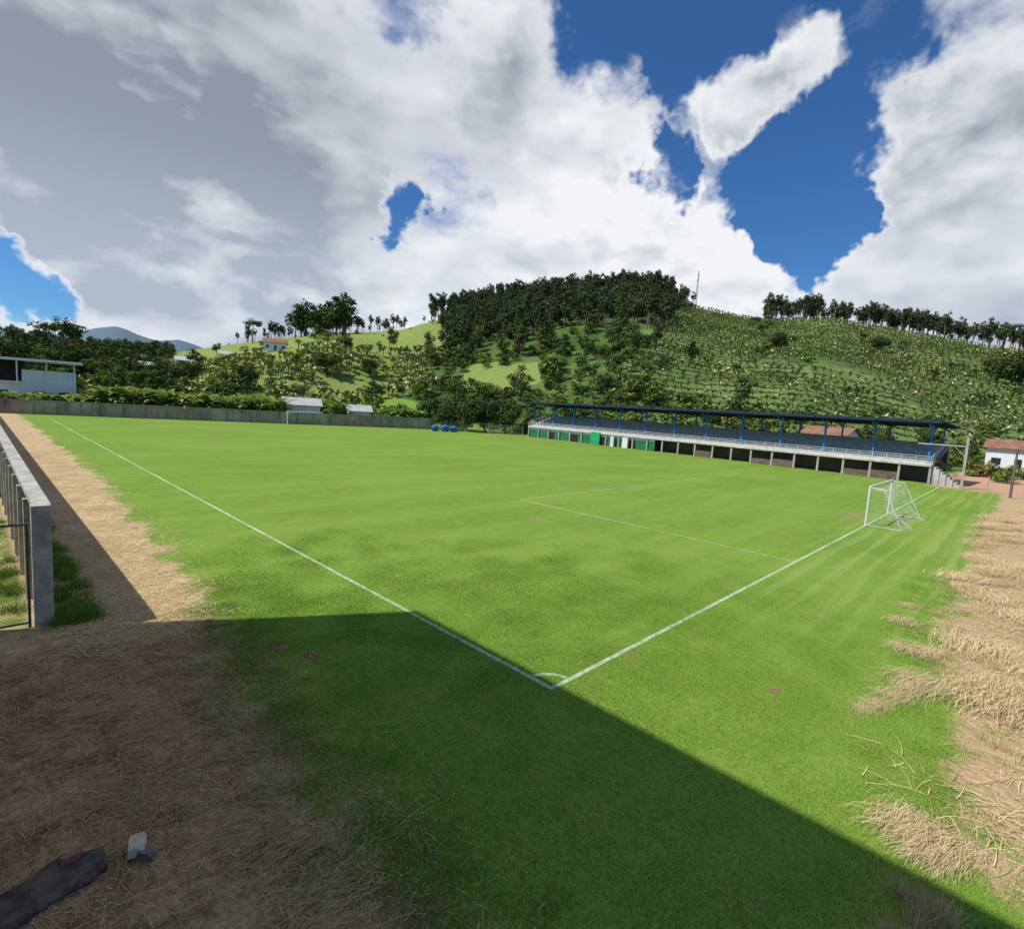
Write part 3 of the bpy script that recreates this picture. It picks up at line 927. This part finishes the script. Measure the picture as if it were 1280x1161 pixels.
# antenna mast on the hill
x, y, z0 = spot(63.6, 372)
mb = MB(); HM = 24; rb = .9
for i in range(3):
    a = i * 2.094
    mb.cyl((rb * math.cos(a), rb * math.sin(a), -1), (.2 * math.cos(a), .2 * math.sin(a), HM), .10, .07, 5)
for k in range(14):
    f0, f1 = k / 14, (k + 1) / 14
    for i in range(3):
        a, b = i * 2.094, (i + 1) * 2.094
        r0 = rb + (.2 - rb) * f0; r1 = rb + (.2 - rb) * f1
        mb.cyl((r0 * math.cos(a), r0 * math.sin(a), HM * f0), (r1 * math.cos(b), r1 * math.sin(b), HM * f1), .05, seg=4)
        mb.cyl((r0 * math.cos(a), r0 * math.sin(a), HM * f0), (r0 * math.cos(b), r0 * math.sin(b), HM * f0), .05, seg=4)
mb.cyl((.5, 0, 20), (.5, 0, 22), .25, seg=8); mb.cyl((-.5, 0, 17), (-.5, 0, 18.5), .3, seg=8)
mb.build('antenna_mast', [steel_dark], loc=(x, y, z0))

# ------------------------------------------------------------------ tall building whose shade falls on the pitch
ab = empty('apartment_building')
mb = MB()
bx0, bx1, by0, by1, bh = -26.0, -10.98, -1.2, 11.75, 17.0
mb.box(bx0, bx1, by0, by1, -.3, bh)
mb.build('walls', [cream], ab)
mb = MB()
mb.box(bx0 - .0, bx1 + .02, by0 - .02, by1 + .02, bh + .003, bh + .15)
for fl in range(1, 5): mb.box(bx1 + .003, bx1 + .06, by0, by1, fl * 3.3, fl * 3.3 + .15)
mb.build('slab_bands', [white_paint], ab)
mb = MB()
for fl in range(5):
    for i in range(4):
        yy = by0 + 1.2 + i * 3.1
        mb.box(bx1 + .004, bx1 + .05, yy, yy + 1.5, fl * 3.3 + 1.1, fl * 3.3 + 2.4, 0)
        mb.box(bx1 + .004, bx1 + .09, yy - .08, yy + 1.58, fl * 3.3 + 1.0, fl * 3.3 + 1.097, 1)
    for i in range(4):
        xx = bx0 + 1.2 + i * 3.4
        mb.box(xx, xx + 1.5, by0 - .05, by0 - .004, fl * 3.3 + 1.1, fl * 3.3 + 2.4, 0)
mb.build('windows', [glass, white_paint], ab)

# ------------------------------------------------------------------ debris lower left
mb = MB()
mb.prism([(-.75, -.26, 0), (-.35, -.33, 0), (-.1, -.30, 0), (.25, -.37, 0), (.50, -.30, 0), (.60, .02, 0), (.42, .12, 0), (.30, .30, 0), (-.2, .24, 0), (-.5, .33, 0), (-.70, .28, 0)], (0, 0, .09))
o = mb.build('broken_concrete_slab', [slab_mat], loc=(-8.20, .92, -.005), rz=.25, bevel=.02); o.rotation_euler = (.05, -.03, .30)
def rock(name, loc, s, mats, seed):
    import bmesh
    bm = bmesh.new(); bmesh.ops.create_icosphere(bm, subdivisions=4, radius=1)
    for v in bm.verts:
        n = noise.noise(v.co * 1.3 + Vector((seed, 0, 0))); v.co *= 1 + .35 * n
        v.co.x = max(-.75, min(.75, v.co.x)); v.co.y = max(-.7, min(.7, v.co.y)); v.co.z = max(-.5, min(.55, v.co.z))
        v.co += v.co.normalized() * .06 * noise.noise(v.co * 6)
    me = bpy.data.meshes.new(name); bm.to_mesh(me); bm.free()
    for q in mats: me.materials.append(q)
    return obj(name, me, loc, seed, s)
pale = weathered('broken_cement', (.45, .38, .29), (.62, .54, .42), 6)
rock('cement_chunk', (-7.32, .85, .09), (.18, .13, .12), [pale], 1.3)
rock('cement_chunk', (-7.25, .68, .05), (.14, .1, .1), [conc_dark], 2.2)
rock('broken_brick', (-7.95, 1.12, .13), (.14, .08, .08), [tile_red], 3.1)
def mound(loc, s, seed):
    import bmesh
    bm = bmesh.new(); bmesh.ops.create_grid(bm, x_segments=22, y_segments=22, size=1)
    for v in bm.verts:
        d = math.hypot(v.co.x, v.co.y) * (1 + .45 * noise.noise(Vector((v.co.x * 1.5, v.co.y * 1.5, seed))))
        v.co.z = max(-.05, (1 - d) * .35) + max(0, 1 - d) * .35 * noise.noise(Vector((v.co.x * 5, v.co.y * 5, seed)))
    me = bpy.data.meshes.new('soil_mound'); bm.to_mesh(me); bm.free(); me.materials.append(soilm)
    obj('soil_mound', me, loc, seed, s)
soilm = weathered('red_soil', (.19, .12, .06), (.30, .20, .11), 8)
for i, (x, y, s) in enumerate([(-3.7, 5.35, .20), (-3.3, 4.6, .18), (3.9, -3.3, .15)]):
    mound((x, y, .0), s, i * 1.7)

# ------------------------------------------------------------------ grass and straw
def blade_mesh(name, seed, n, sig, h0, h1, wd, mat, lean=.5):
    rg = np.random.default_rng(seed)
    p = rg.normal(0, sig, (n, 2)); p = np.clip(p, -2.2 * sig, 2.2 * sig)
    a = rg.uniform(0, 2 * np.pi, n); h = rg.uniform(h0, h1, n); ln = rg.uniform(0, lean, n); la = rg.uniform(0, 2 * np.pi, n)
    V = np.zeros((n, 3, 3))
    V[:, 0, 0] = p[:, 0] - np.cos(a) * wd; V[:, 0, 1] = p[:, 1] - np.sin(a) * wd
    V[:, 1, 0] = p[:, 0] + np.cos(a) * wd; V[:, 1, 1] = p[:, 1] + np.sin(a) * wd
    V[:, 2, 0] = p[:, 0] + np.cos(la) * ln * h; V[:, 2, 1] = p[:, 1] + np.sin(la) * ln * h; V[:, 2, 2] = h
    me = bpy.data.meshes.new(name)
    me.from_pydata([tuple(q) for q in V.reshape(-1, 3)], [], [(3 * i, 3 * i + 1, 3 * i + 2) for i in range(n)])
    me.materials.append(mat)
    at = me.attributes.new('tint', 'FLOAT', 'FACE'); at.data.foreach_set('value', list(map(float, rg.random(n))))
    me.update(); return me
bm_, t = newmat('grass_blade')
P = t.pos(); X, Y, Z = t.sep(P)
g = grass_col(t, P, True)
g = t.vscale(g, 1.25)
tn = t.attr('tint')
g = t.mix(t.mr(tn, 0, 1, 0, .35), g, (.29, .41, .085))
g = t.mix(t.mr(tn, .86, .9, 0, .5), g, (.40, .39, .16))
ax = t.m('ABSOLUTE', X); ay = t.m('ABSOLUTE', Y)
l1 = t.m('MULTIPLY', t.m('LESS_THAN', ax, .065), t.m('GREATER_THAN', Y, -.06))
l2 = t.m('MULTIPLY', t.m('LESS_THAN', ay, .065), t.m('GREATER_THAN', X, -.06))
lk = t.m('MAXIMUM', l1, l2)
f = t.noise(P, 5, 3, .8)
g = t.mix(t.m('MULTIPLY', lk, t.mr(f, .42, .64, .9, .2)), g, (.62, .68, .55))
t.out_diffuse(g)
gp = [blade_mesh('grass_patch_%d' % i, 200 + i, 900, .42, .015, .038, .006, bm_) for i in range(3)]
def edge_x(y): return -5.15 + (min(max(y, -4), 32) + 4) / 36 * 2.05
def edge_y(x): return float(np.interp(x, [0, 3, 5, 12], [-7.6, -6.5, -6.5, -5.5]))
G = []
yy = -7.6
while yy < 18:
    xx = -5.5
    while xx < 17:
        x = xx + rnd.uniform(-.3, .3); y = yy + rnd.uniform(-.3, .3)
        d = math.hypot(x - CX, y - CY)
        pr = 1 if d < 12 else max(0, 1 - (d - 12) / 13)
        if x > edge_x(y) + .3 and y > edge_y(x) + .5 and rnd.random() < pr:
            G.append((x, y, 0.0, rnd.uniform(.85, 1.15), rnd.uniform(0, 6.28)))
        xx += .62
    yy += .62
instancer('pitch_grass', gp, G, 'grass_patch')

sm, t = newmat('dry_straw')
tn = t.attr('tint')
c = t.mix(tn, (.36, .25, .12), (.88, .73, .42))
t.out_diffuse(c)
smd, t = newmat('weathered_straw')  # darker straw copy for the shaded left side, shade put into its colour
t.out_diffuse(t.mix(t.attr('tint'), (.17, .105, .05), (.62, .46, .25)))
def straw_mesh(name, seed, n, sig, L0, L1, wd, zmax, align=None, arch=.06, mat=None):
    rg = np.random.default_rng(seed); Q = []; ts = []
    for _ in range(n):
        x, y = np.clip(rg.normal(0, sig, 2), -2.3 * sig, 2.3 * sig); L = rg.uniform(L0, L1)
        a = rg.uniform(0, 6.28) if align is None else rg.normal(align, .35)
        z = rg.uniform(.008, zmax); da = rg.normal(0, .35); tz = rg.uniform(-.15, .3) * .3
        prev = None; seg = 3; p = np.array([x, y, z]); up = rg.uniform(0, arch)
        for k in range(seg + 1):
            f = k / seg
            s_ = np.array([-math.sin(a), math.cos(a), 0]) * wd * (1 - .6 * f)
            zz = max(.006, z + up * math.sin(f * math.pi) + tz * f * L)
            q = np.array([p[0], p[1], zz])
            if prev is not None: Q.append([prev[0], prev[1], q + s_, q - s_])
            prev = (q - s_, q + s_)
            p = p + np.array([math.cos(a), math.sin(a), 0]) * L / seg; a += da / seg
        ts += [rg.random()] * seg
    return quads_mesh(name, np.array(Q), ts, None, [mat or sm])
sp = [straw_mesh('straw_patch_%d' % i, 300 + i, 130, .5, .10, .45, .0045, .03, arch=.03) for i in range(3)]
sp_d = [straw_mesh('weathered_straw_patch_%d' % i, 320 + i, 150, .5, .05, .28, .0034, .02, arch=.02, mat=smd) for i in range(3)]
sp_al = [straw_mesh('straw_swath_%d' % i, 310 + i, 420, .33, .25, .75, .0048, .15, align=0.0, arch=.14) for i in range(3)]
sp_ald = [straw_mesh('shade_tinted_swath_%d' % i, 330 + i, 240, .40, .2, .5, .004, .07, align=0.0, arch=.06, mat=smd) for i in range(2)]
S = []; SW = []; SD = []; SWD = []
for _ in range(600):
    x = rnd.uniform(-10.4, -4.4); y = rnd.uniform(-4, 9.5)
    if x < edge_x(y) + .3 and noise.noise(Vector((x * .8, y * .8, 1))) > -.15 and rnd.random() < .7: SD.append((x, y, 0, rnd.uniform(.5, 1.2), rnd.uniform(0, 6.28)))
for _ in range(230):
    y = 8 + 45 * rnd.random() ** 1.5; x = rnd.uniform(-7.2, edge_x(y) + .2)
    S.append((x, y, 0, rnd.uniform(.6, 1.2), rnd.uniform(0, 6.28)))
for _ in range(800):
    x = 0 + 52 * rnd.random() ** 1.2; y = edge_y(x) - .3 - rnd.uniform(0, 6)
    if noise.noise(Vector((x * .5, y * .5, 3))) > .0: S.append((x, y, 0, rnd.uniform(.7, 1.5), rnd.uniform(0, 6.28)))
for _ in range(260):
    x = 6 + 38 * rnd.random() ** 1.3; y = edge_y(x) + .35 - rnd.uniform(.0, 4.5)
    if noise.noise(Vector((x * .45, y * .7, 8))) > .06:
        SW.append((x, y, .0, rnd.uniform(.5, 1.3), rnd.choice((0, .4, 2.7, 3.3, 5.8)) + rnd.uniform(-.3, .3)))
for (x, y, s) in ((1.1, -6.3, .75), (1.4, -6.15, .65), (1.2, -6.6, .6), (.8, -6.5, .5), (4.7, -4.9, .35), (5.2, -5.05, .45), (5.9, -5.3, .5), (6.6, -5.5, .7), (7.4, -5.7, .9), (12, -4.6, .6), (14, -4.5, .5), (9.5, -5.2, .8)):
    SW.append((x, y, .0, s, rnd.uniform(2.5, 3.4)))
for (x, y, s) in ((-6.0, .4, .7), (-5.9, -.4, .8), (-6.4, 3.5, .7), (-5.7, -1.6, .8), (-6.9, 4.8, .7), (-6.2, -2.2, .7), (-7.2, 2.2, .6), (-5.6, 2.0, .6), (-8.3, 4.6, .8), (-7.7, 6.3, .7)):
    SWD.append((x, y, .0, s, rnd.uniform(2.2, 3.6)))
instancer('dry_straw', sp, S, 'straw_patch')
instancer('shade_tinted_straw_litter', sp_d, SD, 'straw_patch')
instancer('straw_swaths', sp_al, SW, 'straw_swath')
instancer('weathered_straw_swaths', sp_ald, SWD, 'straw_swath')

wm, t = newmat('weed_blade'); t.out_diffuse(t.mix(t.attr('tint'), (.10, .20, .03), (.24, .38, .06)))
weed = [blade_mesh('weed_%d' % i, 400 + i, 160, .12, .08, .30, .006, wm, 1.0) for i in range(2)]
edge_tuft = [blade_mesh('edge_grass_%d' % i, 430 + i, 260, .20, .02, .07, .005, bm_, .9) for i in range(2)]
dry = [blade_mesh('dry_tuft_%d' % i, 410 + i, 110, .10, .15, .50, .0040, sm, 1.1) for i in range(2)]
Wp = []; ET = []
for _ in range(170):
    y = 9.8 + 30 * rnd.random() ** 2; Wp.append((rnd.uniform(-7.3, -6.5), y, 0, rnd.uniform(.5, 1.3), rnd.uniform(0, 6.28)))
for _ in range(120): Wp.append((rnd.uniform(-12, -7.9), rnd.uniform(10.5, 24), 0, rnd.uniform(.6, 1.6), rnd.uniform(0, 6.28)))
for _ in range(300):
    y = rnd.uniform(-4, 9); ET.append((edge_x(y) + rnd.gauss(.1, .5), y, 0, rnd.uniform(.5, 1.2), rnd.uniform(0, 6.28)))
for _ in range(240):
    x = -1 + 20 * rnd.random(); ET.append((x, edge_y(x) + rnd.gauss(.3, .5), 0, rnd.uniform(.5, 1.2), rnd.uniform(0, 6.28)))
instancer('weeds', weed, Wp, 'weed_tuft')
instancer('pitch_edge_grass', edge_tuft, ET, 'edge_grass')
Dp = []
for _ in range(18): Dp.append((rnd.uniform(-1.9, -.1), rnd.uniform(-7.0, -6.1), 0, rnd.uniform(.6, 1.0), rnd.uniform(0, 6.28)))
for _ in range(22): Dp.append((rnd.uniform(-7.5, -5.0), rnd.uniform(-3.5, 2.5), 0, rnd.uniform(.2, .4), rnd.uniform(0, 6.28)))
for _ in range(70):
    x = 5 + 30 * rnd.random() ** 1.2; Dp.append((x, edge_y(x) - rnd.uniform(0, 3), 0, rnd.uniform(.4, .9), rnd.uniform(0, 6.28)))
instancer('dry_grass_tufts', dry, Dp, 'dry_tuft')

# ------------------------------------------------------------------ sky with clouds
S_el = math.radians(53); S_az = math.radians(-60)
w = bpy.data.worlds.new('World'); sc.world = w; w.use_nodes = True
try: w.cycles.sampling_method = 'NONE'
except Exception: pass
t = NT(w.node_tree)
sky = t.n('ShaderNodeTexSky', sky_type='NISHITA', sun_disc=False, sun_elevation=S_el, sun_rotation=math.radians(300), altitude=600, air_density=1.0, dust_density=.4, ozone_density=2.5)
D = t.n('ShaderNodeTexCoord').outputs['Generated']
D = t.vm('NORMALIZE', D)
dx_, dy_, dz_ = t.sep(D)
zz = t.m('ADD', t.m('MAXIMUM', dz_, 0.0), .60)
Pc = t.comb(t.m('DIVIDE', dx_, zz), t.m('DIVIDE', dy_, zz), t.m('MULTIPLY', dz_, 1.8))
wn = t.vm('SUBTRACT', t.noise(D, 4.5, 5, .66, col=True), (.5, .5, .5))
Dw = t.vm('NORMALIZE', t.vm('ADD', D, t.vscale(wn, .30)))
off = (-.035, .0, .085)
Pq = t.vm('ADD', Pc, t.vscale(wn, .10))
d1 = t.noise(Pq, 2.3, 9, .56, 0.0)
d2 = t.noise(t.vm('ADD', Pq, off), 2.3, 4, .52, 0.0)
def blob(v, rin, rout, amp, src=None):
    v = Vector(v).normalized()
    dd = t.vm('DOT_PRODUCT', src or Dw, tuple(v))
    return t.mr(dd, math.cos(math.radians(rout)), math.cos(math.radians(rin)), 0, amp)
holes = [((.69, .44, .62), 2, 10, -.30), ((.77, .40, .50), 1, 5, -.34), ((.865, .291, .409), 1, 7, -.46), ((.913, .281, .290), 1, 4.5, -.62), ((.89, .29, .34), 1, 5, -.3),
         ((.79, .465, .385), 1, 3.0, -.34), ((.842, .199, .53), 2, 7, -.22), ((.527, .791, .312), .5, 3.0, -.40), ((.057, .988, .150), 1, 4, -.55),
         ((.418, .726, .64), 2, 8, -.26),
         ((.865, .42, .27), 2, 8, .34), ((.943, .075, .26), 4, 17, .34), ((.909, .152, .387), 2, 8, .22), ((.90, .06, .47), 2, 8, .18), ((.806, .367, .4645), 1, 4, .36), ((.814, .277, .5096), 1, 4, .32),
         ((.779, .50, .33), 2, 6, .26), ((.667, .588, .455), 3, 12, .30), ((.60, .72, .26), 5, 20, .20), ((.35, .80, .42), 8, 28, .28),
         ((.10, .95, .30), 4, 15, .26), ((.25, .95, .10), 4, 20, .20), ((.75, .55, .14), 4, 18, .22)]
acc = None
for h in holes:
    b = blob(*h)
    acc = b if acc is None else t.m('ADD', acc, b)
behind = t.mr(t.vm('DOT_PRODUCT', D, (.71, .70, 0)), .1, -.4, 0, -.20)
base = t.m('ADD', t.m('MULTIPLY', t.m('SUBTRACT', d1, .5), 1.9), .5)
tot = t.m('ADD', base, t.m('ADD', acc, behind))
mask = t.mr(tot, .38, .74)
lit = t.mr(t.m('SUBTRACT', d1, d2), -.17, .17)
thick = t.mr(tot, .46, 1.05)
low = t.mr(dz_, .42, .12)
greyc = t.mix(low, (.27, .315, .39), (.44, .51, .62))
bright = blob((.83, .47, .22), 4, 17, .42, D)
dark = t.m('ADD', blob((.247, .911, .36), 6, 26, .34, Dw), blob((.97, .10, .18), 3, 14, .28, Dw))
shade = t.m('MULTIPLY', thick, t.m('SUBTRACT', 1.45, t.m('MULTIPLY', lit, 1.5)))
shade = t.m('ADD', shade, t.m('MULTIPLY', dark, thick))
shade = t.m('SUBTRACT', shade, bright, clamp=True)
cc = t.mix(shade, (.90, .92, .95), greyc)
cc = t.vscale(cc, 10.0)
skyc = t.mix(1.0, sky.outputs[0], (.40, .76, 1.12), 'MULTIPLY')
hz = t.mr(dz_, .10, -.02)
mask = t.m('MAXIMUM', mask, t.m('MULTIPLY', hz, .6))
colr = t.mix(mask, skyc, cc)
bg = t.n('ShaderNodeBackground'); t.put(bg.inputs[0], colr); bg.inputs[1].default_value = .1
o = t.n('ShaderNodeOutputWorld'); t.nt.links.new(bg.outputs[0], o.inputs[0])

sl = bpy.data.lights.new('sun', 'SUN'); sl.energy = 4.7; sl.angle = math.radians(.5); sl.color = (1.0, .955, .88)
so = bpy.data.objects.new('sun', sl); sc.collection.objects.link(so)
sv = Vector((math.sin(S_az) * math.cos(S_el), math.cos(S_az) * math.cos(S_el), math.sin(S_el)))
so.rotation_euler = sv.to_track_quat('Z', 'Y').to_euler(); so.location = (-40, 20, 60)

# ------------------------------------------------------------------ camera
cam = bpy.data.cameras.new('camera'); co = bpy.data.objects.new('camera', cam); sc.collection.objects.link(co)
fwd = Vector((.7137, .6922, -.1060)).normalized()
up = Vector((.0335, .1173, .9925)); up = (up - fwd * up.dot(fwd)).normalized()
right = fwd.cross(up)
M = Matrix((right, up, -fwd)).transposed().to_4x4(); M.translation = Vector((CX, CY, CZ))
co.matrix_world = M
cam.sensor_fit = 'HORIZONTAL'; cam.sensor_width = 36; cam.lens = 661 / 1280 * 36
cam.clip_start = .05; cam.clip_end = 20000
sc.camera = co
sc.view_settings.view_transform = 'Standard'; sc.view_settings.look = 'None'; sc.view_settings.exposure = 0
